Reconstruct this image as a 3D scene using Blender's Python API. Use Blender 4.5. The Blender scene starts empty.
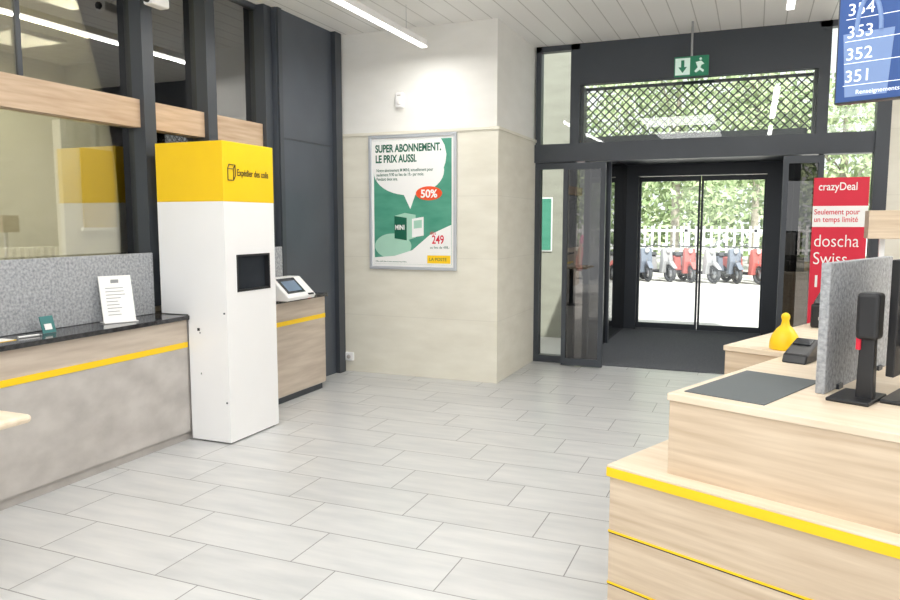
import bpy, bmesh, math, random
from mathutils import Vector, Matrix
random.seed(4)
S = bpy.context.scene
C = S.collection
try:
    S.view_settings.view_transform = 'Standard'
except Exception: pass

# ---------------------------------------------------------------- materials
MATS = {}
def srgb(r, g, b):
    f = lambda c: (c/255/12.92) if c/255 <= .04045 else ((c/255+.055)/1.055)**2.4
    return (f(r), f(g), f(b), 1)
def newmat(name):
    m = bpy.data.materials.new(name); m.use_nodes = True
    nt = m.node_tree; b = nt.nodes['Principled BSDF']
    return m, nt, b
def noisemat(name, c1, c2, scale=(1, 1, 1), nscale=5, detail=4, rough=.5, bump=0, spec=.5, metal=0, lo=.3, hi=.7, coat=0):
    if name in MATS: return MATS[name]
    m, nt, b = newmat(name); N = nt.nodes; L = nt.links
    tc = N.new('ShaderNodeTexCoord'); mp = N.new('ShaderNodeMapping'); mp.inputs['Scale'].default_value = scale
    no = N.new('ShaderNodeTexNoise'); no.inputs['Scale'].default_value = nscale; no.inputs['Detail'].default_value = detail
    cr = N.new('ShaderNodeValToRGB'); cr.color_ramp.elements[0].color = c1; cr.color_ramp.elements[1].color = c2
    cr.color_ramp.elements[0].position = lo; cr.color_ramp.elements[1].position = hi
    L.new(tc.outputs['Object'], mp.inputs[0]); L.new(mp.outputs[0], no.inputs['Vector'])
    L.new(no.outputs['Fac'], cr.inputs[0]); L.new(cr.outputs[0], b.inputs['Base Color'])
    b.inputs['Roughness'].default_value = rough; b.inputs['Metallic'].default_value = metal
    b.inputs['Specular IOR Level'].default_value = spec
    if coat: b.inputs['Coat Weight'].default_value = coat
    if bump:
        bp = N.new('ShaderNodeBump'); bp.inputs['Strength'].default_value = bump; bp.inputs['Distance'].default_value = .01
        L.new(no.outputs['Fac'], bp.inputs['Height']); L.new(bp.outputs[0], b.inputs['Normal'])
    MATS[name] = m; return m
def plain(name, c, rough=.5, metal=0, spec=.5, var=.04):
    c2 = tuple(min(1, x*(1+var)) for x in c[:3])+(1,)
    c1 = tuple(x*(1-var) for x in c[:3])+(1,)
    return noisemat(name, c1, c2, nscale=3, rough=rough, metal=metal, spec=spec)
def emis(name, c, s):
    if name in MATS: return MATS[name]
    m, nt, b = newmat(name)
    b.inputs['Base Color'].default_value = c
    b.inputs['Emission Color'].default_value = c; b.inputs['Emission Strength'].default_value = s
    MATS[name] = m; return m
def glassmat(name, tint, gloss=.08, rough=0.0):
    m = bpy.data.materials.new(name); m.use_nodes = True; nt = m.node_tree; N = nt.nodes; L = nt.links
    N.clear(); o = N.new('ShaderNodeOutputMaterial')
    t = N.new('ShaderNodeBsdfTransparent'); t.inputs[0].default_value = tint
    g = N.new('ShaderNodeBsdfGlossy'); g.inputs['Roughness'].default_value = rough; g.inputs[0].default_value = (1, 1, 1, 1)
    fr = N.new('ShaderNodeFresnel'); fr.inputs[0].default_value = 1.45
    ad = N.new('ShaderNodeMath'); ad.operation = 'ADD'; ad.inputs[1].default_value = gloss; ad.use_clamp = True
    mx = N.new('ShaderNodeMixShader')
    L.new(fr.outputs[0], ad.inputs[0]); L.new(ad.outputs[0], mx.inputs[0])
    L.new(t.outputs[0], mx.inputs[1]); L.new(g.outputs[0], mx.inputs[2]); L.new(mx.outputs[0], o.inputs[0])
    return m

M_black = plain('black_plastic', srgb(34, 35, 38), .4)
M_dark = plain('anthracite_metal', srgb(62, 67, 74), .4, .0)
M_darkpanel = plain('anthracite_panel', srgb(74, 80, 89), .38, var=.08)
M_white = plain('white_lacquer', srgb(246, 246, 246), .35, var=.01)
M_yellow = plain('yellow_lacquer', srgb(252, 208, 24), .4, var=.02)
M_wood = noisemat('light_oak', srgb(196, 174, 148), srgb(222, 204, 180), scale=(.9, 9, 16), nscale=2.2, detail=10, rough=.5)
M_woodb = noisemat('beam_oak', srgb(182, 154, 126), srgb(208, 184, 158), scale=(14, 1.2, 14), nscale=2.2, detail=8, rough=.5)
M_woodtop = noisemat('oak_top', srgb(222, 204, 178), srgb(238, 223, 202), scale=(1.5, 12, 12), nscale=2, detail=8, rough=.45)
M_grey = noisemat('grey_laminate', srgb(174, 169, 164), srgb(198, 193, 188), scale=(1, 1, 1.5), nscale=4.5, detail=10, rough=.6)
M_greywood = noisemat('grey_oak', srgb(182, 167, 152), srgb(206, 193, 178), scale=(10, 1, 10), nscale=2.2, detail=8, rough=.55)
M_stone = noisemat('dark_stone', srgb(32, 32, 34), srgb(62, 62, 64), nscale=30, detail=6, rough=.12)
M_felt = noisemat('grey_felt', srgb(138, 141, 145), srgb(188, 191, 195), nscale=60, detail=8, rough=.95, bump=.4)
M_screen = noisemat('screen_glass', srgb(40, 44, 50), srgb(60, 64, 70), nscale=2, rough=.08)
M_mat = plain('desk_mat', srgb(100, 106, 108), .7)
M_floormat = noisemat('entrance_mat', srgb(74, 77, 81), srgb(104, 107, 112), nscale=90, detail=4, rough=.95)
M_steel = plain('brushed_steel', srgb(170, 172, 175), .3, .9)
M_red = plain('red_print', srgb(218, 34, 62), .5)
M_paper = plain('paper', srgb(246, 246, 244), .7, var=.01)

def concrete(name, c1, c2, seam=.52):
    m = noisemat(name, c1, c2, scale=(1, 1, 3), nscale=3, detail=10, rough=.8, bump=.08, lo=.2, hi=.8)
    if seam:
        nt = m.node_tree; N = nt.nodes; L = nt.links; b = N['Principled BSDF']
        src = b.inputs['Base Color'].links[0].from_socket
        tc = N.new('ShaderNodeTexCoord'); sp = N.new('ShaderNodeSeparateXYZ'); L.new(tc.outputs['Object'], sp.inputs[0])
        d = N.new('ShaderNodeMath'); d.operation = 'DIVIDE'; d.inputs[1].default_value = seam; L.new(sp.outputs['Z'], d.inputs[0])
        f = N.new('ShaderNodeMath'); f.operation = 'FRACT'; L.new(d.outputs[0], f.inputs[0])
        l = N.new('ShaderNodeMath'); l.operation = 'LESS_THAN'; l.inputs[1].default_value = .012; L.new(f.outputs[0], l.inputs[0])
        k = N.new('ShaderNodeMath'); k.operation = 'MULTIPLY'; k.inputs[1].default_value = .18; L.new(l.outputs[0], k.inputs[0])
        mx = N.new('ShaderNodeMix'); mx.data_type = 'RGBA'; L.new(k.outputs[0], mx.inputs[0]); L.new(src, mx.inputs[6])
        mx.inputs[7].default_value = tuple(x*.6 for x in c1[:3])+(1,); L.new(mx.outputs[2], b.inputs['Base Color'])
    return m
M_conc = concrete('cast_concrete', srgb(222, 218, 203), srgb(236, 233, 220), seam=.62)
M_concup = concrete('painted_concrete', srgb(234, 233, 228), srgb(242, 241, 237), seam=0)
M_ext = concrete('exterior_render', srgb(150, 150, 138), srgb(168, 168, 156), seam=0)

def tilemat():
    m, nt, b = newmat('porcelain_tiles'); N = nt.nodes; L = nt.links
    def mth(op, a, bb=None, c=None):
        n = N.new('ShaderNodeMath'); n.operation = op
        for i, v in enumerate((a, bb, c)):
            if v is None: continue
            if isinstance(v, (int, float)): n.inputs[i].default_value = v
            else: L.new(v, n.inputs[i])
        return n.outputs[0]
    tc = N.new('ShaderNodeTexCoord'); sp = N.new('ShaderNodeSeparateXYZ'); L.new(tc.outputs['Object'], sp.inputs[0])
    X, Y = sp.outputs['X'], sp.outputs['Y']
    W, H = .74, .35
    ry = mth('DIVIDE', Y, H); row = mth('FLOOR', ry); fy = mth('FRACT', ry)
    xx = mth('DIVIDE', mth('MULTIPLY_ADD', row, W/3, X), W); col = mth('FLOOR', xx); fx = mth('FRACT', xx)
    dx = mth('MULTIPLY', mth('MINIMUM', fx, mth('SUBTRACT', 1, fx)), W)
    dy = mth('MULTIPLY', mth('MINIMUM', fy, mth('SUBTRACT', 1, fy)), H)
    d = mth('MINIMUM', dx, dy); gr = mth('LESS_THAN', d, .0030)
    cb = N.new('ShaderNodeCombineXYZ'); L.new(row, cb.inputs[0]); L.new(col, cb.inputs[1])
    wn = N.new('ShaderNodeTexWhiteNoise'); L.new(cb.outputs[0], wn.inputs['Vector'])
    mp = N.new('ShaderNodeMapping'); mp.inputs['Scale'].default_value = (1.2, 6, 1); L.new(tc.outputs['Object'], mp.inputs[0])
    ad = N.new('ShaderNodeVectorMath'); ad.operation = 'MULTIPLY_ADD'; ad.inputs[1].default_value = (9, 9, 9)
    L.new(wn.outputs['Color'], ad.inputs[0]); L.new(mp.outputs[0], ad.inputs[2])
    no = N.new('ShaderNodeTexNoise'); no.inputs['Scale'].default_value = 2.2; no.inputs['Detail'].default_value = 8; L.new(ad.outputs[0], no.inputs['Vector'])
    cr = N.new('ShaderNodeValToRGB'); cr.color_ramp.elements[0].position = .25; cr.color_ramp.elements[1].position = .75
    cr.color_ramp.elements[0].color = srgb(192, 194, 195); cr.color_ramp.elements[1].color = srgb(213, 213, 212); L.new(no.outputs[0], cr.inputs[0])
    br = mth('MULTIPLY_ADD', wn.outputs['Value'], .09, .93)
    vm = N.new('ShaderNodeVectorMath'); vm.operation = 'SCALE'; L.new(cr.outputs[0], vm.inputs[0]); L.new(br, vm.inputs['Scale'])
    mx = N.new('ShaderNodeMix'); mx.data_type = 'RGBA'; L.new(gr, mx.inputs[0]); L.new(vm.outputs[0], mx.inputs[6]); mx.inputs[7].default_value = srgb(132, 132, 132)
    L.new(mx.outputs[2], b.inputs['Base Color']); b.inputs['Roughness'].default_value = .3
    return m
M_tile = tilemat()

def ceilmat():
    m, nt, b = newmat('ceiling_slats'); N = nt.nodes; L = nt.links
    tc = N.new('ShaderNodeTexCoord'); sp = N.new('ShaderNodeSeparateXYZ'); L.new(tc.outputs['Object'], sp.inputs[0])
    d = N.new('ShaderNodeMath'); d.operation = 'DIVIDE'; d.inputs[1].default_value = .2; L.new(sp.outputs['X'], d.inputs[0])
    f = N.new('ShaderNodeMath'); f.operation = 'FRACT'; L.new(d.outputs[0], f.inputs[0])
    l = N.new('ShaderNodeMath'); l.operation = 'LESS_THAN'; l.inputs[1].default_value = .05; L.new(f.outputs[0], l.inputs[0])
    mx = N.new('ShaderNodeMix'); mx.data_type = 'RGBA'; L.new(l.outputs[0], mx.inputs[0])
    mx.inputs[6].default_value = srgb(242, 241, 238); mx.inputs[7].default_value = srgb(196, 194, 190)
    L.new(mx.outputs[2], b.inputs['Base Color']); b.inputs['Roughness'].default_value = .5
    return m
M_ceil = ceilmat()

# ---------------------------------------------------------------- geometry helpers
def link(o, parent=None):
    C.objects.link(o)
    if parent: o.parent = parent
    return o
def empty(name, loc=(0, 0, 0), rz=0):
    e = bpy.data.objects.new(name, None); e.location = loc; e.rotation_euler = (0, 0, rz); e.empty_display_size = .1
    C.objects.link(e); return e
def meshobj(name, verts, faces, mat, parent=None, loc=(0, 0, 0), rot=(0, 0, 0), smooth=False):
    me = bpy.data.meshes.new(name); me.from_pydata([tuple(v) for v in verts], [], faces); me.update()
    me.materials.append(mat)
    if smooth:
        for p in me.polygons: p.use_smooth = True
    o = bpy.data.objects.new(name, me); o.location = loc; o.rotation_euler = rot
    return link(o, parent)
BF = [(0, 3, 2, 1), (4, 5, 6, 7), (0, 1, 5, 4), (1, 2, 6, 5), (2, 3, 7, 6), (3, 0, 4, 7)]
def bverts(x0, x1, y0, y1, z0, z1):
    return [(x0, y0, z0), (x1, y0, z0), (x1, y1, z0), (x0, y1, z0), (x0, y0, z1), (x1, y0, z1), (x1, y1, z1), (x0, y1, z1)]
def box(name, x0, x1, y0, y1, z0, z1, mat, parent=None, bev=0, loc=(0, 0, 0), rot=(0, 0, 0)):
    o = meshobj(name, bverts(x0, x1, y0, y1, z0, z1), BF, mat, parent, loc, rot)
    if bev:
        md = o.modifiers.new('b', 'BEVEL'); md.width = bev; md.segments = 3
    return o
def boxes(name, lst, mat, parent=None, bev=0):
    V, F = [], []
    for b in lst:
        n = len(V); V += bverts(*b); F += [tuple(i+n for i in f) for f in BF]
    o = meshobj(name, V, F, mat, parent)
    if bev:
        md = o.modifiers.new('b', 'BEVEL'); md.width = bev; md.segments = 2
    return o
def lathe(name, prof, mat, parent=None, loc=(0, 0, 0), rot=(0, 0, 0), n=28):
    V, F = [], []
    for r, z in prof:
        for i in range(n):
            a = 2*math.pi*i/n; V.append((r*math.cos(a), r*math.sin(a), z))
    for j in range(len(prof)-1):
        for i in range(n):
            F.append((j*n+i, j*n+(i+1) % n, (j+1)*n+(i+1) % n, (j+1)*n+i))
    F.append(tuple(range(n))[::-1]); F.append(tuple((len(prof)-1)*n+i for i in range(n)))
    return meshobj(name, V, F, mat, parent, loc, rot, smooth=True)
def torus(name, R, r, mat, parent, loc, rot, n=20, k=8):
    V, F = [], []
    for i in range(n):
        a = 2*math.pi*i/n
        for j in range(k):
            b = 2*math.pi*j/k; V.append(((R+r*math.cos(b))*math.cos(a), (R+r*math.cos(b))*math.sin(a), r*math.sin(b)))
    for i in range(n):
        for j in range(k): F.append((i*k+j, ((i+1) % n)*k+j, ((i+1) % n)*k+(j+1) % k, i*k+(j+1) % k))
    return meshobj(name, V, F, mat, parent, loc, rot, smooth=True)
def tube(name, pts, r, mat, parent=None, cyclic=False, res=4):
    cu = bpy.data.curves.new(name, 'CURVE'); cu.dimensions = '3D'; cu.bevel_depth = r; cu.bevel_resolution = res; cu.use_fill_caps = True
    sp = cu.splines.new('POLY'); sp.points.add(len(pts)-1); sp.use_cyclic_u = cyclic
    for p, q in zip(sp.points, pts): p.co = (*q, 1)
    cu.materials.append(mat); o = bpy.data.objects.new(name, cu); return link(o, parent)
def prism(name, prof, a0, a1, mat, parent=None, axis='x', bev=0):
    n = len(prof)
    def P(a, p): return {'x': (a, p[0], p[1]), 'y': (p[0], a, p[1]), 'z': (p[0], p[1], a)}[axis]
    V = [P(a0, p) for p in prof]+[P(a1, p) for p in prof]
    F = [tuple(range(n)), tuple(range(2*n-1, n-1, -1))]+[(i, n+i, n+(i+1) % n, (i+1) % n) for i in range(n)]
    o = meshobj(name, V, F, mat, parent)
    bm = bmesh.new(); bm.from_mesh(o.data); bmesh.ops.recalc_face_normals(bm, faces=bm.faces); bm.to_mesh(o.data); bm.free()
    if bev:
        md = o.modifiers.new('b', 'BEVEL'); md.width = bev; md.segments = 3
    return o
def text(name, body, size, loc, mat, parent, rz=0, align='LEFT', bold=0, rx=math.pi/2, sx=1):
    cu = bpy.data.curves.new(name, 'FONT'); cu.body = body; cu.size = size; cu.align_x = align; cu.extrude = .0004; cu.offset = bold
    cu.materials.append(mat); o = bpy.data.objects.new(name, cu); o.location = loc; o.rotation_euler = (rx, 0, rz); o.scale = (sx, 1, 1)
    return link(o, parent)

# ---------------------------------------------------------------- camera
cam = bpy.data.cameras.new('camera'); cam.lens = 29.4; cam.sensor_width = 36; cam.clip_end = 300
co = bpy.data.objects.new('camera', cam); co.location = (0, 0, 1.6); co.rotation_euler = (math.radians(84), 0, math.radians(22.4))
C.objects.link(co); S.camera = co

CZ = 3.54; BY = 6.85; FY = 8.16
# ---------------------------------------------------------------- shell
box('floor', -8, 3.5, -3, FY+.04, -.1, 0, M_tile)
box('ceiling', -8, 3.6, -3, FY+.1, CZ, CZ+.12, M_ceil)
box('wall_back', -4.06, -2.32, BY, BY+.25, 0, 2.51, M_conc)
box('wall_back_upper', -4.06, -2.34, BY+.02, BY+.25, 2.51, CZ, M_concup)
box('wall_reveal', -2.6, -2.32, BY+.25, FY+.1, 0, 2.51, M_conc)
box('wall_reveal_upper', -2.6, -2.34, BY+.25, FY+.1, 2.51, CZ, M_concup)
box('trim_ledge', -4.06, -2.305, BY-.015, BY, 2.495, 2.525, M_conc, bev=.004)
box('trim_reveal_ledge', -2.32, -2.305, BY, FY, 2.495, 2.525, M_conc, bev=.004)
box('wall_right', 3.5, 3.6, -3, FY+.1, 0, CZ, M_concup)
box('wall_front_right', 1.15, 3.5, FY-.05, FY+.1, 0, CZ, M_conc)

# office behind the glazing
M_off = noisemat('office_paint', srgb(184, 182, 164), srgb(200, 198, 180), nscale=2, rough=.8)
box('wall_office', -8.1, -8, -3, BY+.1, 0, CZ, M_off)
box('wall_office_end', -8, -4.4, BY, BY+.1, 0, CZ, M_off)
M_offl = plain('office_partition', srgb(228, 226, 214), .7)
box('wall_office_partition', -6.4, -6.3, 5.3, BY, 0, 2.6, M_offl)
ob = empty('office_poster_reflection', (-6.28, 5.5, 1.55))  # added sheet that gives the yellow poster reflection in the left glazing
M_yd = plain('poster_yellow', srgb(206, 180, 84), .6)
box('sheet', 0, .015, 0, .42, 0, .8, M_yd, ob)
box('frame_lower', 0, .03, -.03, .45, -.03, 0, M_white, ob)
cab = empty('office_radiator', (-7.0, 4.5, 0))
boxes('fins', [(0, .1, i*.09, i*.09+.05, .2, 1.35) for i in range(14)], M_offl, cab, bev=.01)
boxes('feet', [(.02, .08, .1, .15, 0, .2), (.02, .08, 1.0, 1.05, 0, .2)], M_offl, cab)
cb2 = empty('office_cabinet', (-7.9, 1.6, 0))
box('carcass', 0, .5, 0, 2.0, .05, 1.9, M_offl, cb2, .005)
boxes('doors', [(.5, .52, i*.5+.01, i*.5+.49, .08, 1.88) for i in range(4)], M_paper, cb2, .004)
box('plinth', .02, .48, .02, 1.98, 0, .05, M_dark, cb2)

# left glazed front
box('wall_left_base', -4.3, -4.2, -3, 5.75, 0, .98, M_greywood)
M_gl = glassmat('office_glass', (.80, .79, .69, 1), .16)
M_glu = glassmat('office_glass_upper', (.62, .60, .50, 1), .18)
w = empty('window_1')
box('glass_lower', -4.24, -4.23, -3, 5.75, .98, 2.29, M_gl, w)
box('glass_upper', -4.24, -4.23, -3, 5.75, 2.49, CZ, M_glu, w)
box('beam', -4.27, -4.16, -3, 5.75, 2.29, 2.49, M_woodb, w)
boxes('mullions', [(-4.29, -4.12, y-.055, y+.055, .98, CZ) for y in (.3, 4.24, 4.92, 5.69)], M_dark, w)
boxes('sub_rails', [(-4.25, -4.22, 3.28, 3.31, 2.49, CZ), (-4.26, -4.2, -3, 5.75, CZ-.04, CZ)], M_dark, w)
box('wall_pier_dark', -4.38, -4.08, 5.75, BY, 0, CZ, M_darkpanel)
pt = empty('trim_1')
boxes('pier_strips', [(-4.08, -4.06, 5.76, 5.82, .95, CZ), (-4.08, -4.03, 6.70, 6.82, 0, CZ), (-4.08, -4.072, 5.82, 6.7, 2.38, 2.39)], M_dark, pt)

# ---------------------------------------------------------------- facade
fr = empty('window_2')
F0, F1 = FY, FY+.1
boxes('frame', [(-2.32, -2.26, F0, F1, 0, CZ), (-2.32, 1.15, F0-.04, F1+.04, 2.27, 2.47), (-1.93, -1.83, F0, F1, 2.47, CZ),
                (.52, .62, F0, F1, 2.47, CZ), (1.03, 1.15, F0-.06, F1, 0, CZ), (-2.32, 1.15, F0, F1, CZ-.06, CZ),
                (-1.83, .52, F0, F1, 3.10, CZ-.06), (-2.26, -1.9, F0, F1, 0, .08), (-2.26, -1.9, F0, F1, 2.2, 2.27),
                (-1.92, -1.86, F0, F1, 0, 2.27), (.56, .60, F0, F1, 0, 2.27), (.6, 1.03, F0, F1, 0, .08)], M_dark, fr)
M_clear = glassmat('clear_glass', (.93, .95, .94, 1), .0)
M_tint = glassmat('tinted_glass', (.34, .33, .32, 1), .05)
boxes('panes', [(-2.26, -1.92, F0+.04, F0+.05, .08, 2.2), (-2.26, -1.93, F0+.04, F0+.05, 2.47, CZ-.06), (-1.83, .52, F0+.04, F0+.05, 2.47, 3.10),
                (.62, 1.03, F0+.04, F0+.05, 2.47, CZ-.06), (.6, 1.03, F0+.04, F0+.05, .08, 2.27)], M_clear, fr)
gv, gf = [], []
def bar(p, q, r, y):
    p = Vector((p[0], y, p[1])); q = Vector((q[0], y, q[1])); d = (q-p).normalized(); n = Vector((-d.z, 0, d.x))*r; k = Vector((0, r, 0))
    b = len(gv); gv.extend([p-n-k, p+n-k, p+n+k, p-n+k, q-n-k, q+n-k, q+n+k, q-n+k]); gf.extend([tuple(i+b for i in f) for f in BF])
x0, x1, z0, z1 = -1.83, .52, 2.47, 3.10
k = x0-(z1-z0)
while k < x1:
    for s in (1, -1):
        a, b2 = k, k+(z1-z0)
        pa, pb = max(a, x0), min(b2, x1)
        if pb > pa:
            za, zb = z0+(pa-a), z0+(pb-a)
            if s < 0: za, zb = z0+z1-za, z0+z1-zb
            bar((pa, za), (pb, zb), .0062, F1+.15)
    k += .092
g = empty('window_grille')
meshobj('lattice', gv, gf, M_dark, g)
boxes('grille_frame', [(x0, x1, F1+.13, F1+.17, z0, z0+.03), (x0, x1, F1+.13, F1+.17, z1-.03, z1), (x0, x0+.03, F1, F1+.17, z0, z1), (x1-.03, x1, F1, F1+.17, z0, z1)], M_dark, g)

def leaf(name, xa, xb, y, z1, mat, fw=.05):
    d = empty(name, (xa, y, 0)); W = xb-xa
    boxes('stiles', [(0, fw, 0, .05, .01, z1), (W-fw, W, 0, .05, .01, z1), (fw, W-fw, 0, .05, .01, .09), (fw, W-fw, 0, .05, z1-.07, z1)], M_dark, d)
    box('pane', fw, W-fw, .02, .03, .09, z1-.07, mat, d)
    return d
leaf('door_1', -1.96, -1.50, FY-.14, 2.25, M_tint)
leaf('door_2', .24, .60, FY-.14, 2.25, M_tint)
VY = 11.4
leaf('door_3', -1.62, -.745, VY, 2.28, M_clear, .03)
leaf('door_4', -.735, .14, VY, 2.28, M_clear, .03)
v = empty('door_frame')
boxes('vestibule_frame', [(-1.85, -1.62, VY-.1, VY+.15, 0, 2.45), (.14, .42, VY-.1, VY+.15, 0, 2.45), (-1.62, .14, VY-.1, VY+.15, 2.29, 2.45),
                          (-1.82, -1.76, F1+.2, F1+.3, 0, 2.45), (.36, .42, F1+.2, F1+.3, 0, 2.45), (-1.82, -1.76, 9.8, 9.86, 0, 2.45), (.36, .42, 9.8, 9.86, 0, 2.45)], M_dark, v)
box('vestibule_roof', -1.85, .45, F1+.05, VY+.15, 2.451, 2.55, M_dark, v)
boxes('side_panes', [(-1.80, -1.79, F1+.3, VY-.1, .0, 2.45), (.38, .39, F1+.3, VY-.1, 0, 2.45)], M_tint, v)
box('floor_entrance', -1.85, .45, FY+.04, VY+.2, -.1, 0, M_floormat)
em = empty('entrance_mat', (-1.5, FY-.05, 0))
box('pile', 0, 1.75, .1, 3.1, .0, .008, M_floormat, em)

# exit sign
es = empty('exit_sign', (-.63, 7.7, 3.02))
M_sg = plain('sign_green', srgb(30, 130, 95), .4); M_sgl = emis('sign_pale', srgb(205, 228, 218), .25)
box('body', -.16, .16, -.015, .015, 0, .19, M_sg, es, .003)
box('left_panel', -.15, -.012, -.0165, -.0155, .015, .175, M_sgl, es)
prism('arrow', [(-.095, .155), (-.065, .155), (-.065, .09), (-.04, .09), (-.08, .035), (-.12, .09), (-.095, .09)], -.019, -.017, M_sg, es, 'y')
prism('runner_body', [(.04, .13), (.09, .14), (.12, .11), (.095, .10), (.085, .075), (.12, .05), (.11, .03), (.08, .055), (.045, .03), (.03, .045), (.06, .08)], -.018, -.016, M_sgl, es, 'y')
lathe('runner_head', [(.012, 0), (.012, .002)], M_sgl, es, (.085, -.018, .158), (math.pi/2, 0, 0))
tube('rod', [(0, 0, .19), (0, 0, .52)], .011, M_steel, es)
ws = empty('motion_sensor', (-3.37, BY+.02, 2.76))
box('body', -.04, .04, -.05, 0, 0, .15, M_white, ws, .012); lathe('lens', [(.025, 0), (.022, .008), (.001, .012)], M_paper, ws, (0, -.05, .05), (math.pi/2, 0, 0))
box('status_led', -.02, .02, -.052, -.05, .115, .123, M_grey, ws)
wo = empty('power_outlet', (-3.99, BY, .12))
box('plate', -.05, .05, -.035, 0, 0, .09, M_white, wo, .008); lathe('socket', [(.022, 0), (.022, .006)], M_grey, wo, (0, -.035, .045), (math.pi/2, 0, 0))
cc = empty('security_camera', (-4.1, 4.24, 3.24))
tube('bracket', [(0, 0, 0), (.06, 0, 0), (.1, 0, -.04)], .012, M_white, cc)
box('housing', .05, .14, -.1, .07, -.11, -.04, M_white, cc, .015); lathe('lens', [(.025, 0), (.025, .02), (.015, .025)], M_black, cc, (.095, -.1, -.075), (math.pi/2, 0, 0))

# lamps
M_led = emis('led_diffuser', (1, .98, .95, 1), 5)
def linlamp(x, ya, yb, en=26):
    e = empty('linear_pendant_light', (x, ya, 3.25)); Ln = yb-ya
    box('housing', -.03, .03, 0, Ln, .012, .07, M_white, e, .004); box('diffuser', -.027, .027, .01, Ln-.01, 0, .012, M_led, e)
    for yy in (.4, Ln-.4): tube('cable', [(0, yy, .07), (0, yy, .29)], .002, M_steel, e)
    l = bpy.data.lights.new('lamp', 'AREA'); l.shape = 'RECTANGLE'; l.size = .08; l.size_y = Ln; l.energy = en; l.color = (1, .975, .94)
    lo = bpy.data.objects.new('lamp', l); lo.location = (0, Ln/2, -.01); link(lo, e)
linlamp(-2.96, 3.6, 6.55, 34); linlamp(.19, 3.5, 6.5, 20); linlamp(-2.96, -1, 2.6, 20); linlamp(.19, -1, 2.6, 14)
def panel(x, y, s, en, z=CZ):  # fill light added to raise the overall brightness, framed like a ceiling panel
    e = empty('fill_light_panel', (x, y, z)); box('frame', -s/2-.03, s/2+.03, -s/2-.03, s/2+.03, -.03, 0, M_white, e)
    l = bpy.data.lights.new('lamp', 'AREA'); l.shape = 'SQUARE'; l.size = s; l.energy = en; l.color = (1, .99, .975)
    lo = bpy.data.objects.new('lamp', l); lo.location = (0, 0, -.035); link(lo, e)
for x, y, en in ((-1.4, -.6, 32), (1.8, -.6, 22), (-1.4, 1.7, 48), (1.8, 1.7, 20), (2.4, 5.0, 75)): panel(x, y, 1.3, en)
panel(-6.0, 2.0, 1.2, 80); panel(-5.3, 4.6, .9, 45); panel(-7.2, 5.6, .6, 30)  # more added fill, lightens the office behind the glazing
for x, y in ((-1.2, 9.4), (-.3, 9.4)):
    e = empty('vestibule_downlight', (x, y, 2.45)); lathe('ring', [(.09, -.012), (.09, 0)], M_white, e)
    l = bpy.data.lights.new('lamp', 'AREA'); l.shape = 'DISK'; l.size = .14; l.energy = 10; lo = bpy.data.objects.new('lamp', l); lo.location = (0, 0, -.015); link(lo, e)

# ---------------------------------------------------------------- poster
po = empty('framed_poster', (-3.235, BY-.002, 1.12)); W = .49; H = 1.37
M_pg = noisemat('poster_green', srgb(66, 146, 122), srgb(92, 166, 142), scale=(1, 1, 3), nscale=3, rough=.4)
M_dg = plain('poster_dark_green', srgb(20, 98, 76), .4); M_or = plain('poster_orange', srgb(236, 84, 40), .4); M_mint = plain('poster_mint', srgb(170, 214, 194), .4)
M_fr = plain('frame_alu', srgb(196, 200, 206), .35, .3)
boxes('frame', [(-W, W, -.03, 0, 0, .03), (-W, W, -.03, 0, H-.03, H), (-W, -W+.03, -.03, 0, .03, H-.03), (W-.03, W, -.03, 0, .03, H-.03)], M_fr, po, .003)
box('margin', -W+.03, W-.03, -.012, 0, .03, H-.03, M_paper, po)
box('print', -W+.055, W-.055, -.014, -.012, .055, H-.055, M_pg, po)
def ell(cx, cz, rx, rz, a0=0, a1=360, n=40): return [(cx+rx*math.cos(math.radians(a0+(a1-a0)*i/n)), cz+rz*math.sin(math.radians(a0+(a1-a0)*i/n))) for i in range(n+(a1-a0 < 360))]
L0, R0, T0 = -W+.056, W-.056, H-.056
prism('speech_bubble_top', [(L0, 1.0), (.34, 1.0), (.37, 1.08), (.38, 1.16), (.36, 1.25), (.32, T0), (L0, T0)], -.016, -.014, M_paper, po, 'y')
prism('speech_bubble', [(max(x, L0), z) for x, z in ell(-.04, 1.0, .395, .24)], -.0165, -.0145, M_paper, po, 'y')
prism('speech_tail', [(-.12, .82), (.06, .82), (-.02, .62)], -.0162, -.0142, M_paper, po, 'y')
text('headline', 'SUPER ABONNEMENT.\nLE PRIX AUSSI.', .105, (L0+.02, -.0175, 1.20), M_dg, po, bold=.0035, sx=.70)
text('body_copy', 'Notre abonnement M MINI, actuellement pour\nseulement 9.90 au lieu de 19.- par mois.\nPendant deux ans.', .044, (L0+.03, -.0175, 1.0), M_dg, po, sx=.76, bold=.0005)
prism('badge', ell(.19, .775, .145, .07), -.019, -.017, M_or, po, 'y')
text('badge_text', '50%', .11, (.19, -.0205, .735), M_paper, po, align='CENTER', bold=.003)
prism('swirl', ell(-.22, .24, .21, .13), -.0155, -.014, M_mint, po, 'y')
prism('box_front', [(-.2, .32), (-.06, .30), (-.06, .53), (-.2, .55)], -.018, -.0165, M_dg, po, 'y')
prism('box_side', [(-.06, .30), (.04, .33), (.04, .56), (-.06, .53)], -.018, -.0165, M_mint, po, 'y')
prism('box_top', [(-.2, .55), (-.06, .53), (.04, .56), (-.08, .58)], -.018, -.0165, M_mint, po, 'y')
prism('phone', [(.0, .33), (.13, .35), (.13, .54), (.0, .52)], -.0184, -.0165, M_paper, po, 'y')
prism('phone_screen', [(.02, .42), (.11, .43), (.11, .51), (.02, .50)], -.0188, -.0183, M_mint, po, 'y')
text('box_text', 'MINI', .068, (-.195, -.0185, .41), M_paper, po, bold=.002, sx=.8)
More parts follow.
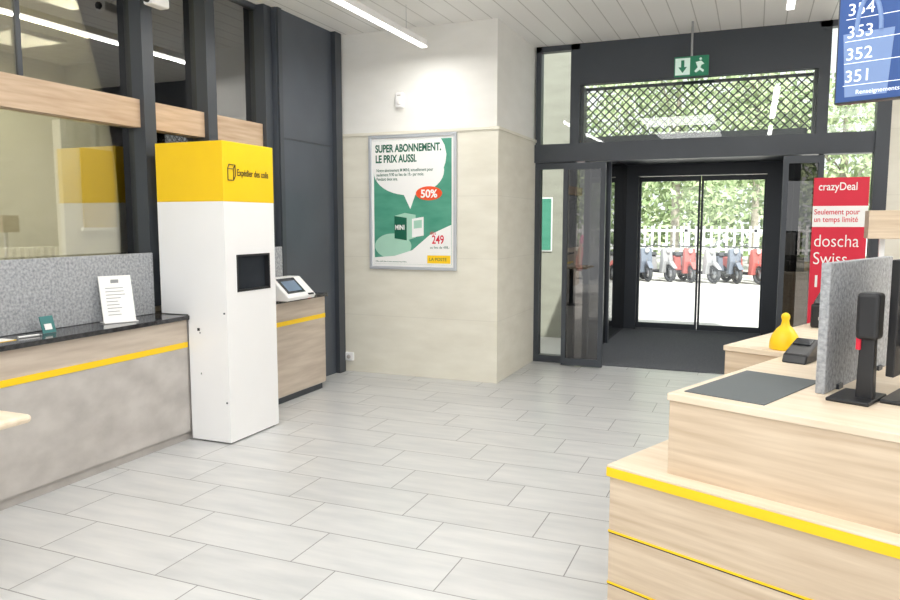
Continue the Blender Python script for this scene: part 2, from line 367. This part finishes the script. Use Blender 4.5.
prism('corner_sheet', [(L0, .056), (R0, .056), (R0, .46), (.2, .36), (.0, .2), (-.2, .14), (L0, .12)], -.0165, -.0145, M_paper, po, 'y')
text('price_prefix', 'dès', .05, (.2, -.018, .36), M_red, po)
text('price', '249', .12, (.22, -.018, .27), M_red, po, bold=.002, sx=.75)
text('price_note', 'au lieu de 498.-', .035, (.2, -.018, .22), M_dg, po)
box('label', .17, R0-.01, -.019, -.0165, .07, .15, M_yellow, po); text('label_text', 'LA POSTE', .045, (.19, -.0195, .095), M_dg, po)
text('fineprint', 'Offre valable dans la limite des stocks disponibles.', .018, (L0+.01, -.018, .075), M_dg, po)

# ---------------------------------------------------------------- left counter
CF = -3.80; KY = 4.19
lc = empty('customer_counter', (0, 0, 0))
box('body', -4.19, CF-.01, -.5, 4.79, .06, .90, M_grey, lc)
boxes('front_panels', [(CF-.01, CF, a+.003, b-.003, .07, .695) for a, b in [(-.5, 1.2), (1.2, KY-.01)]], M_grey, lc)
box('apron', CF-.01, CF, -.5, KY-.01, .735, .90, M_greywood, lc)
box('stripe', CF-.01, CF+.004, -.5, KY-.01, .695, .735, M_yellow, lc)
boxes('stone_top', [(-4.19, CF+.03, -.5, KY-.01, .90, .93), (-4.19, CF-.02, KY-.01, 4.79, .90, .93)], M_stone, lc, .003)
box('plinth', -4.19, CF-.03, -.5, 4.78, 0, .06, M_grey, lc)
lc2 = empty('customer_counter', (0, 0, 0))
box('body', -4.07, CF-.01, 4.80, 6.05, .06, .90, M_grey, lc2)
box('front_panel_oak', CF-.01, CF, 4.80, 6.05, .07, .695, M_greywood, lc2)
box('apron', CF-.01, CF, 4.8, 6.05, .735, .90, M_greywood, lc2)
box('stripe', CF-.01, CF+.004, 4.8, 6.05, .695, .735, M_yellow, lc2)
box('stone_top', -4.07, CF+.02, 4.80, 6.07, .90, .93, M_stone, lc2, .003)
box('plinth', -4.07, CF-.03, 4.8, 6.03, 0, .06, M_dark, lc2)
fp2 = empty('felt_screen', (-4.068, 4.82, .931)); box('panel', 0, .028, 0, .9, 0, .45, M_felt, fp2, .003)
fp = empty('felt_screen', (-4.118, 0, .931))
boxes('panels', [(0, .035, -.5, 1.7, 0, .45), (0, .035, 1.705, 4.17, 0, .45)], M_felt, fp, .004)

bs = empty('leaflet_stand', (-3.97, 3.72, .932), math.radians(-25))
prism('acrylic_base', [(-.03, 0), (.07, 0), (.07, .006), (-.03, .006)], -.11, .11, M_white, bs, 'y')
prism('leaflet', [(.03, .006), (.036, .006), (-.044, .31), (-.05, .31)], -.105, .105, M_paper, bs, 'y')
tt = empty('leaflet_print_lines'); tt.parent = bs
M_ink = plain('ink_grey', srgb(150, 152, 154), .7)
for i in range(9):
    z = .05+i*.022; x = .0375-.08*(z/.31)
    box('line_%d' % i, x-.002, x+.0005, -.07, .0+.06*random.random(), z, z+.004, M_ink, tt)
box('icon', -.031, -.028, -.03, .02, .262, .285, M_ink, tt)
sc = empty('small_info_card', (-3.96, 3.18, .932))
M_teal = plain('card_teal', srgb(70, 130, 130), .5)
prism('card', [(0, 0), (.006, 0), (-.024, .1), (-.03, .1)], -.045, .045, M_teal, sc, 'y'); prism('label', [(.0045, .02), (.0055, .02), (-.006, .055), (-.007, .055)], -.03, .02, M_paper, sc, 'y')
pn = empty('pen', (-3.93, 3.02, .937)); tube('barrel', [(0, -.07, 0), (.02, .05, 0)], .006, M_white, pn); tube('tip', [(.02, .05, 0), (.023, .065, 0)], .003, M_steel, pn)
nl = empty('paper_slips', (-3.95, 2.8, .931)); box('slip', -.05, .05, -.1, .1, 0, .004, M_paper, nl); box('tray', -.06, .06, -.11, .11, -.0005, .001, M_yellow, nl)

# ---------------------------------------------------------------- kiosk (white body with a recessed screen opening)
ki = empty('parcel_kiosk', (-3.44, KY, 0)); KW = .58
prism('white_body_lower', [(-.352, .012), (0, .012), (0, 1.10), (-.60, 1.10), (-.60, .935), (-.352, .935)], 0, KW, M_white, ki, 'y')
box('white_body_upper', -.60, 0, 0, KW, 1.37, 1.75, M_white, ki)
box('white_body_left', -.60, 0, 0, .12, 1.10, 1.37, M_white, ki)
box('white_body_right', -.60, 0, .51, KW, 1.10, 1.37, M_white, ki)
box('white_body_back', -.60, -.10, .12, .51, 1.10, 1.37, M_dark, ki)
box('yellow_header', -.60, .002, -.002, KW+.002, 1.75, 2.17, M_yellow, ki, .004)
box('feet', -.31, -.02, .03, KW-.03, 0, .012, M_dark, ki)
text('header_text', 'Expédier des colis', .068, (.0035, .15, 1.935), M_black, ki, rz=math.pi/2, sx=.74, bold=.0008)
def line_icon(pts, nm): tube(nm, pts, .0035, M_black, ki)
line_icon([(.004, .05, 1.90), (.004, .11, 1.90), (.004, .11, 1.98), (.004, .05, 1.98), (.004, .05, 1.90)], 'icon_box'); line_icon([(.004, .05, 1.98), (.004, .065, 2.01), (.004, .13, 2.01), (.004, .11, 1.98)], 'icon_lid'); line_icon([(.004, .13, 2.01), (.004, .13, 1.93), (.004, .11, 1.90)], 'icon_side')
boxes('screen_bezel', [(-.04, .004, .12, .51, 1.355, 1.37), (-.04, .004, .12, .51, 1.10, 1.115), (-.04, .004, .12, .135, 1.115, 1.355), (-.04, .004, .495, .51, 1.115, 1.355)], M_black, ki)
box('screen', -.045, -.035, .135, .495, 1.115, 1.355, M_screen, ki)
boxes('screws', [(-.25, -.245, -.004, 0, z, z+.012) for z in (.5, .8)]+[(-.03, -.018, -.004, 0, z, z+.012) for z in (.3, .95)], M_dark, ki)
box('keyhole', -.27, -.25, -.004, 0, .82, .84, M_black, ki)

# touch terminal on counter
te = empty('touch_terminal', (-3.78, 5.22, .931))
prism('body', [(-.14, 0), (.0, 0), (.13, .0), (.15, .03), (-.02, .19), (-.14, .19)], 0, .42, M_white, te, 'y', .01)
def onslope(t, n):
    a = Vector((.15, .03)); b = Vector((-.02, .19)); d = (b-a); nrm = Vector((d.y, -d.x)).normalized(); p = a+d*t+nrm*n; return (p.x, p.y)
prism('screen', [onslope(.2, -.002), onslope(.95, -.002), onslope(.95, .004), onslope(.2, .004)], .04, .3, M_screen, te, 'y')
prism('screen_content', [onslope(.3, .004), onslope(.8, .004), onslope(.8, .005), onslope(.3, .005)], .07, .27, plain('ui_blue', srgb(110, 130, 155), .3), te, 'y')
box('card_slot', .10, .152, .31, .38, .035, .05, M_black, te)
box('red_tag', .09, .13, .32, .37, -.0, .012, M_red, te)

# near-left table
nt_ = empty('high_table', (-3.02, 2.10, 0))
box('top', -.62, .1, -.6, .14, .72, .76, M_woodtop, nt_, .02)
lathe('column', [(.04, .02), (.04, .72)], M_dark, nt_, (-.26, -.23, 0)); lathe('foot', [(.22, 0), (.22, .01), (.05, .02)], M_dark, nt_, (-.26, -.23, 0))

# ---------------------------------------------------------------- right service desks
RZ = math.radians(-22.9)
sd = empty('service_counter', (-.285, 2.88, 0), RZ)
box('tier_body', -.206, 1.75, -.06, 1.2, .05, .588, M_wood, sd)
box('tier_top', -.216, 1.76, -.07, 1.21, .622, .632, M_woodtop, sd, .002)
box('yellow_edge', -.217, 1.761, -.071, 1.211, .585, .622, M_yellow, sd)
boxes('yellow_inlays', [(-.209, 1.752, -.063, 1.2, .352, .360), (-.209, 1.752, -.063, 1.2, .134, .142)], M_yellow, sd)
boxes('shadow_gaps', [(-.2075, 1.751, -.0615, 1.2, .347, .352), (-.2075, 1.751, -.0615, 1.2, .129, .134)], M_black, sd)
box('plinth', -.18, 1.7, -.03, 1.18, 0, .05, M_dark, sd)
box('upper_body', .008, 1.75, .008, 1.21, .632, .922, M_wood, sd)
box('upper_top', 0, 1.76, 0, 1.215, .922, .95, M_woodtop, sd, .003)
dm = empty('desk_mat', (-.285, 2.88, .95), RZ); box('pad', .037, .345, .065, .63, 0, .004, M_mat, dm, .001)
sd2 = empty('service_counter', (-.285, 2.88, 0), RZ)
box('body', -.34, 1.75, 1.235, 2.78, .05, .922, M_wood, sd2); box('top', -.348, 1.76, 1.226, 2.79, .922, .95, M_woodtop, sd2, .003); box('plinth', -.3, 1.7, 1.26, 2.75, 0, .05, M_dark, sd2)
pr = empty('felt_partition', (-.285, 2.88, .95), RZ); box('panel', .40, .435, .40, 1.2, 0, .50, M_felt, pr, .004)
boxes('clamps', [(.39, .445, .53, .58, 0, .02), (.39, .445, 1.05, 1.1, 0, .02)], M_dark, pr)
# monitor
mo = empty('computer_monitor', (-.285, 2.88, .95), RZ)
box('base', .62, .90, .40, .68, 0, .015, M_black, mo, .006)
box('post', .70, .74, .50, .55, .015, .42, M_black, mo, .005)
prism('screen_shell', [(.635, .40), (.665, .39), (.675, .92), (.645, .92)], .10, .52, M_black, mo, 'z', .004)
prism('display', [(.633, .415), (.635, .415), (.644, .905), (.642, .905)], .12, .50, M_screen, mo, 'z')
box('arm', .66, .70, .48, .57, .2, .3, M_black, mo)
sc2 = empty('barcode_scanner', (-.285, 2.88, .95), RZ)
prism('handle', [(.545, 0), (.605, 0), (.60, .24), (.55, .24)], .38, .42, M_black, sc2, 'y', .006)
box('head', .54, .615, .355, .435, .23, .40, M_black, sc2, .014); box('trigger', .541, .557, .37, .405, .19, .29, M_red, sc2, .003)
box('cradle', .47, .615, .30, .52, 0, .014, M_black, sc2, .005)
# payment terminal
pte = empty('payment_terminal', (-.285, 2.88, .95), RZ)
prism('body', [(.95, .0), (1.13, 0), (1.13, .10), (.97, .04)], .06, .17, M_black, pte, 'x', .008)
prism('display', [(1.06, .0755), (1.115, .096), (1.114, .099), (1.059, .079)], .07, .15, M_screen, pte, 'x')
tube('cable', [(.13, 1.1, .01), (.2, 1.15, .006), (.3, 1.1, .006), (.36, 1.0, .006)], .005, M_black, pte)
def dpt(e1, e2, z=.95): return (-.285+.921*e1+.389*e2, 2.88-.389*e1+.921*e2, z)
yb = empty('yellow_hand_bell', dpt(-.07, 1.33))
lathe('body', [(.070, 0), (.074, .006), (.072, .04), (.062, .075), (.042, .105), (.022, .125), (.017, .15), (.022, .165), (.02, .178), (.012, .186), (.003, .19)], M_yellow, yb)
lp = empty('label_printer', (-.285, 2.88, .95), RZ)
box('body', -.27, -.05, 2.25, 2.5, 0, .15, M_black, lp, .015); prism('lid', [(2.25, .15), (2.5, .15), (2.5, .22), (2.37, .22)], -.26, -.06, M_black, lp, 'x', .008); box('slot', -.22, -.08, 2.247, 2.25, .05, .07, M_grey, lp)
bx = empty('parcel_box', (-.285, 2.88, .95), RZ); box('carton', .0, .26, 2.1, 2.3, 0, .11, plain('cardboard', srgb(214, 180, 120), .8), bx, .003); box('tape', .11, .15, 2.099, 2.301, 0, .1115, M_yellow, bx)

# hanging queue display
qd = empty('queue_display_screen', (.35, 4.3, 2.2), RZ)
M_blue = emis('display_blue', srgb(44, 78, 138), .35); M_txt = emis('display_text', srgb(235, 242, 250), .8); M_bag = emis('display_bag', srgb(118, 143, 188), .35)
box('housing', 0, 1.1, 0, .06, 0, .70, M_dark, qd, .004); box('panel', .008, 1.092, -.003, 0, .008, .692, M_blue, qd)
prism('bag_shape', [(.05, .03), (.24, .03), (.26, .34), (.03, .34)], -.005, -.003, M_bag, qd, 'y')
tube('bag_handle', [(.09+.055*(1-math.cos(math.pi*i/12)), -.004, .34+.17*math.sin(math.pi*i/12)) for i in range(13)], .011, M_bag, qd)
for i, nn in enumerate(('351', '352', '353', '354')):
    text('number_%d' % (i+1), nn, .083, (.045, -.0065, .102+.108*i), M_txt, qd)
    box('row_line_%d' % (i+1), .04, 1.05, -.006, -.005, .084+.108*i, .087+.108*i, M_txt, qd)
    text('desk_%d' % (i+1), str(4-i), .083, (.8, -.0065, .102+.108*i), M_txt, qd)
text('footer', 'Renseignements au guichet', .03, (.1, -.0065, .04), M_txt, qd)
for xx in (.3, .8): tube('rod', [(xx, .03, .70), (xx, .03, 1.34)], .012, M_steel, qd)

# red banner by the window
rb = empty('promo_banner', (.515, FY-.2, 0)); BW = .47
box('sheet', 0, BW, 0, .012, .3, 2.03, M_red, rb)
boxes('stand', [(-.01, BW+.01, -.005, .02, .27, .3), (BW/2-.015, BW/2+.015, .015, .03, .02, 2.03), (0, BW, -.12, .14, 0, .02)], M_steel, rb)
box('white_label', .0, BW, -.003, 0, 1.56, 1.76, M_paper, rb)
text('label_text', 'Seulement pour\nun temps limité', .072, (.012, -.004, 1.68), M_red, rb, sx=.84, bold=.0006)
text('title', 'crazyDeal', .105, (.04, -.002, 1.91), M_paper, rb, sx=.8, bold=.001)
text('product', 'doscha\nSwiss', .17, (.02, -.002, 1.37), M_paper, rb, sx=.82, bold=-.001)
text('price', '19.90', .16, (.02, -.002, .98), M_paper, rb, bold=.003)
wb = empty('wooden_display_stand', (.98, 7.0, 0))
box('block', -.12, .12, -.12, .12, 1.47, 1.70, M_wood, wb, .004); box('post', -.02, .02, -.02, .02, .02, 1.47, M_white, wb); box('foot', -.14, .14, -.14, .14, 0, .02, M_white, wb)

# ---------------------------------------------------------------- outside
M_pave = noisemat('pavement', srgb(196, 194, 190), srgb(216, 214, 210), nscale=1.2, detail=8, rough=.9)
box('ground_outside', -30, 30, FY+.2, 60, -.2, -.1, M_pave)
M_leaf = noisemat('leaves', srgb(134, 160, 108), srgb(206, 218, 176), nscale=2, rough=.7)
M_bark = noisemat('bark', srgb(150, 140, 126), srgb(196, 188, 174), nscale=12, rough=.9)
def tree(x, y, h, r, n=2600):
    e = empty('street_tree', (x, y, -.1))
    lathe('trunk', [(.22, 0), (.16, .5), (.13, h*.4), (.08, h*.75), (.03, h*.95)], M_bark, e)
    cl = []
    for i in range(16):
        a = random.random()*6.28; rr = r*random.uniform(.2, .8); cl.append(Vector((rr*math.cos(a), rr*math.sin(a), random.uniform(h*.3, h))))
    for i in range(6):
        c = cl[i]; tube('branch', [(0, 0, c.z*.6), (c.x*.5, c.y*.5, c.z*.85), tuple(c)], .03, M_bark, e, res=1)
    V, F = [], []
    for i in range(n):
        c = random.choice(cl); p = c+Vector([max(-1.6, min(1.6, random.gauss(0, 1)))*.42*r/1.6 for _ in range(3)])
        u = Vector([random.gauss(0, 1) for _ in range(3)]).normalized(); w_ = u.orthogonal().normalized(); s = random.uniform(.07, .15)
        b = len(V); V += [p-u*s*1.4, p+w_*s*.6, p+u*s*1.4, p-w_*s*.6]; F.append((b, b+1, b+2, b+3))
    meshobj('foliage', V, F, M_leaf, e)
for (x, y, h, r) in [(-8, 27.2, 7, 2.4), (-2.6, 27.2, 7.6, 2.5), (2.6, 27.2, 6.5, 2.4), (-5.3, 33, 8, 2.6), (0, 33, 8.5, 2.6), (5.6, 33, 8, 2.6), (-13.5, 29, 7, 2.6), (-10.8, 35, 8, 2.6), (8, 27.2, 7, 2.4)]:
    tree(x, y, h, r)
V, F = [], []
for i in range(8000):
    p = Vector((random.uniform(-22, 14), 41+random.uniform(-.8, .8), random.uniform(-.1, 4.2)))
    u = Vector([random.gauss(0, 1) for _ in range(3)]).normalized(); w_ = u.orthogonal().normalized(); s = random.uniform(.12, .25)
    b = len(V); V += [p-u*s*1.3, p+w_*s*.7, p+u*s*1.3, p-w_*s*.7]; F.append((b, b+1, b+2, b+3))
meshobj('hedge', V, F, M_leaf)
fe = empty('fence', (-14, 23.9, -.1))
boxes('pickets', [(i*.22, i*.22+.07, 0, .03, .75, 1.6) for i in range(110)], M_white, fe)
boxes('rails', [(0, 24.2, .03, .06, .85, .92), (0, 24.2, .03, .06, 1.42, 1.5)]+[(i*2, i*2+.1, .03, .12, 0, 1.6) for i in range(13)], M_white, fe)
M_tyre = plain('tyre_rubber', srgb(84, 86, 90), .8)
def scooter(x, y, rz, col):
    e = empty('parked_scooter', (x, y, -.1), rz)
    for wy in (0, 1.25):
        torus('tyre', .195, .055, M_tyre, e, (0, wy, .25), (0, math.pi/2, 0)); lathe('rim', [(.13, -.02), (.13, .02)], M_steel, e, (0, wy, .25), (0, math.pi/2, 0), 12)
    prism('rear_body', [(1.5, .5), (1.55, .72), (.8, .74), (.75, .3), (1.0, .28), (1.2, .45)], -.15, .15, col, e, 'x', .04)
    prism('floorboard', [(.25, .25), (.8, .25), (.8, .32), (.25, .32)], -.15, .15, M_tyre, e, 'x', .01)
    prism('leg_shield', [(.15, .25), (.3, .25), (.24, .95), (.14, .98), (.08, .6)], -.17, .17, col, e, 'x', .03)
    prism('front_fender', [(-.25, .4), (.0, .53), (.22, .42), (.15, .56), (-.05, .6)], -.07, .07, col, e, 'x', .01)
    prism('seat', [(.75, .74), (1.5, .74), (1.55, .84), (1.1, .82), (.8, .84)], -.13, .13, M_tyre, e, 'x', .02)
    tube('handlebar', [(-.32, .26, 1.05), (-.1, .2, 1.02), (.1, .2, 1.02), (.32, .26, 1.05)], .018, M_tyre, e, res=2)
    tube('fork', [(0, .2, 1.0), (0, .02, .28)], .03, M_steel, e, res=2)
    lathe('headlight', [(.07, 0), (.05, .05)], M_paper, e, (0, .1, .9), (math.pi/2, 0, 0), 12)
    for sx in (-.25, .25): tube('mirror_stem', [(sx, .26, 1.05), (sx*1.3, .28, 1.22)], .007, M_tyre, e, res=1)
M_sr = plain('scooter_red', srgb(200, 112, 108), .5); M_sb = plain('scooter_blue', srgb(128, 136, 150), .5); M_sw = plain('scooter_grey', srgb(176, 176, 178), .5)
cols = [M_sb, M_sr, M_sw, M_sr, M_sw, M_sr, M_sb, M_sw, M_sr, M_sw, M_sb, M_sr, M_sw]
for i in range(13): scooter(-6.4+i*.6, 21.9+.1*math.sin(i*2), math.radians(38+8*math.sin(i*3)), cols[i])
box('wall_neighbour', -6.5, -2.5, 10.6, 10.8, -.1, 5, M_ext)
np_ = empty('poster_reflection', (-2.85, 10.59, 1.2)); box('sheet', -.09, .09, -.01, 0, 0, .75, M_pg, np_); box('frame', -.11, .11, -.004, .0, -.02, .77, M_white, np_)  # added sheet standing in for a teal poster mirrored in the side pane

# pedestrian
pd = empty('pedestrian', (-3.42, 16.6, -.1), math.radians(20))
def skin(name, pts, edges, radii, mat, parent, sub=2):
    me = bpy.data.meshes.new(name); me.from_pydata(pts, edges, []); me.materials.append(mat)
    o = bpy.data.objects.new(name, me); link(o, parent)
    o.modifiers.new('s', 'SKIN')
    for sv, r in zip(me.skin_vertices[0].data, radii): sv.radius = (r, r) if not isinstance(r, tuple) else r
    me.skin_vertices[0].data[0].use_root = True
    sb = o.modifiers.new('d', 'SUBSURF'); sb.levels = sub; sb.render_levels = sub
    return o
M_skin = plain('skin', srgb(205, 160, 135), .6); M_pink = plain('pink_cloth', srgb(226, 120, 150), .8); M_jean = plain('dark_cloth', srgb(60, 62, 76), .9); M_hair = plain('brown_hair', srgb(70, 48, 36), .8)
skin('torso_clothed', [(0, 0, .95), (0, 0, 1.15), (0, 0, 1.36), (0, 0, 1.43), (.17, 0, 1.38), (.21, .02, 1.22), (-.17, 0, 1.38), (-.21, -.02, 1.22)],
     [(0, 1), (1, 2), (2, 3), (2, 4), (4, 5), (2, 6), (6, 7)], [(.15, .11), (.13, .09), (.15, .1), .06, .065, .05, .065, .05], M_pink, pd)
skin('legs_clothed', [(0, 0, .97), (.09, 0, .88), (.1, .1, .5), (.1, .06, .09), (-.09, 0, .88), (-.1, -.06, .5), (-.1, -.2, .12)],
     [(0, 1), (1, 2), (2, 3), (0, 4), (4, 5), (5, 6)], [.12, .09, .065, .045, .09, .065, .045], M_jean, pd)
for s, yf in ((1, .06), (-1, -.2)):
    skin('shoe', [(s*.1, yf, .05), (s*.1, yf-.16, .035)], [(0, 1)], [.045, .035], M_black, pd, 1)
    skin('forearm_and_hand', [(s*.21, s*.02, 1.24), (s*.23, -.03, 1.0), (s*.23, -.07, .82), (s*.23, -.08, .76)], [(0, 1), (1, 2), (2, 3)], [.045, .036, .026, .032], M_skin, pd)
    for k in range(5):
        skin('finger', [(s*.23, -.10+.018*k, .75), (s*.225, -.105+.018*k, .71), (s*.215, -.105+.018*k, .675 if k < 4 else .70)], [(0, 1), (1, 2)], [.009, .008, .007], M_skin, pd, 1)
skin('head_and_neck', [(0, 0, 1.42), (0, -.005, 1.5), (0, -.02, 1.56), (0, -.01, 1.63)], [(0, 1), (1, 2), (2, 3)], [.05, .05, (.07, .08), (.075, .09)], M_skin, pd)
skin('hair', [(0, .03, 1.5), (0, .03, 1.6), (0, .0, 1.67)], [(0, 1), (1, 2)], [.07, .085, .08], M_hair, pd)
skin('nose', [(0, -.1, 1.585), (0, -.12, 1.565)], [(0, 1)], [.01, .012], M_skin, pd, 1)
for s in (1, -1):
    lathe('eye', [(.010, 0), (.008, .006)], M_black, pd, (s*.03, -.1, 1.6), (math.pi/2, 0, 0), 8)
    lathe('ear', [(.024, 0), (.018, .012)], M_skin, pd, (s*.078, 0, 1.59), (0, s*math.pi/2, 0), 8)
box('mouth', -.022, .022, -.105, -.095, 1.535, 1.543, M_pink, pd)

# ---------------------------------------------------------------- light
wd = bpy.data.worlds.new('world'); S.world = wd; wd.use_nodes = True
bg = wd.node_tree.nodes['Background']; bg.inputs[0].default_value = (.96, .98, 1, 1); bg.inputs[1].default_value = 1.5
sl = bpy.data.lights.new('sun', 'SUN'); sl.energy = 7; sl.angle = .02; sl.color = (1, .97, .92)
so = bpy.data.objects.new('sun', sl); so.rotation_euler = Vector((-.3, .5, -.8)).to_track_quat('-Z', 'Y').to_euler(); C.objects.link(so)
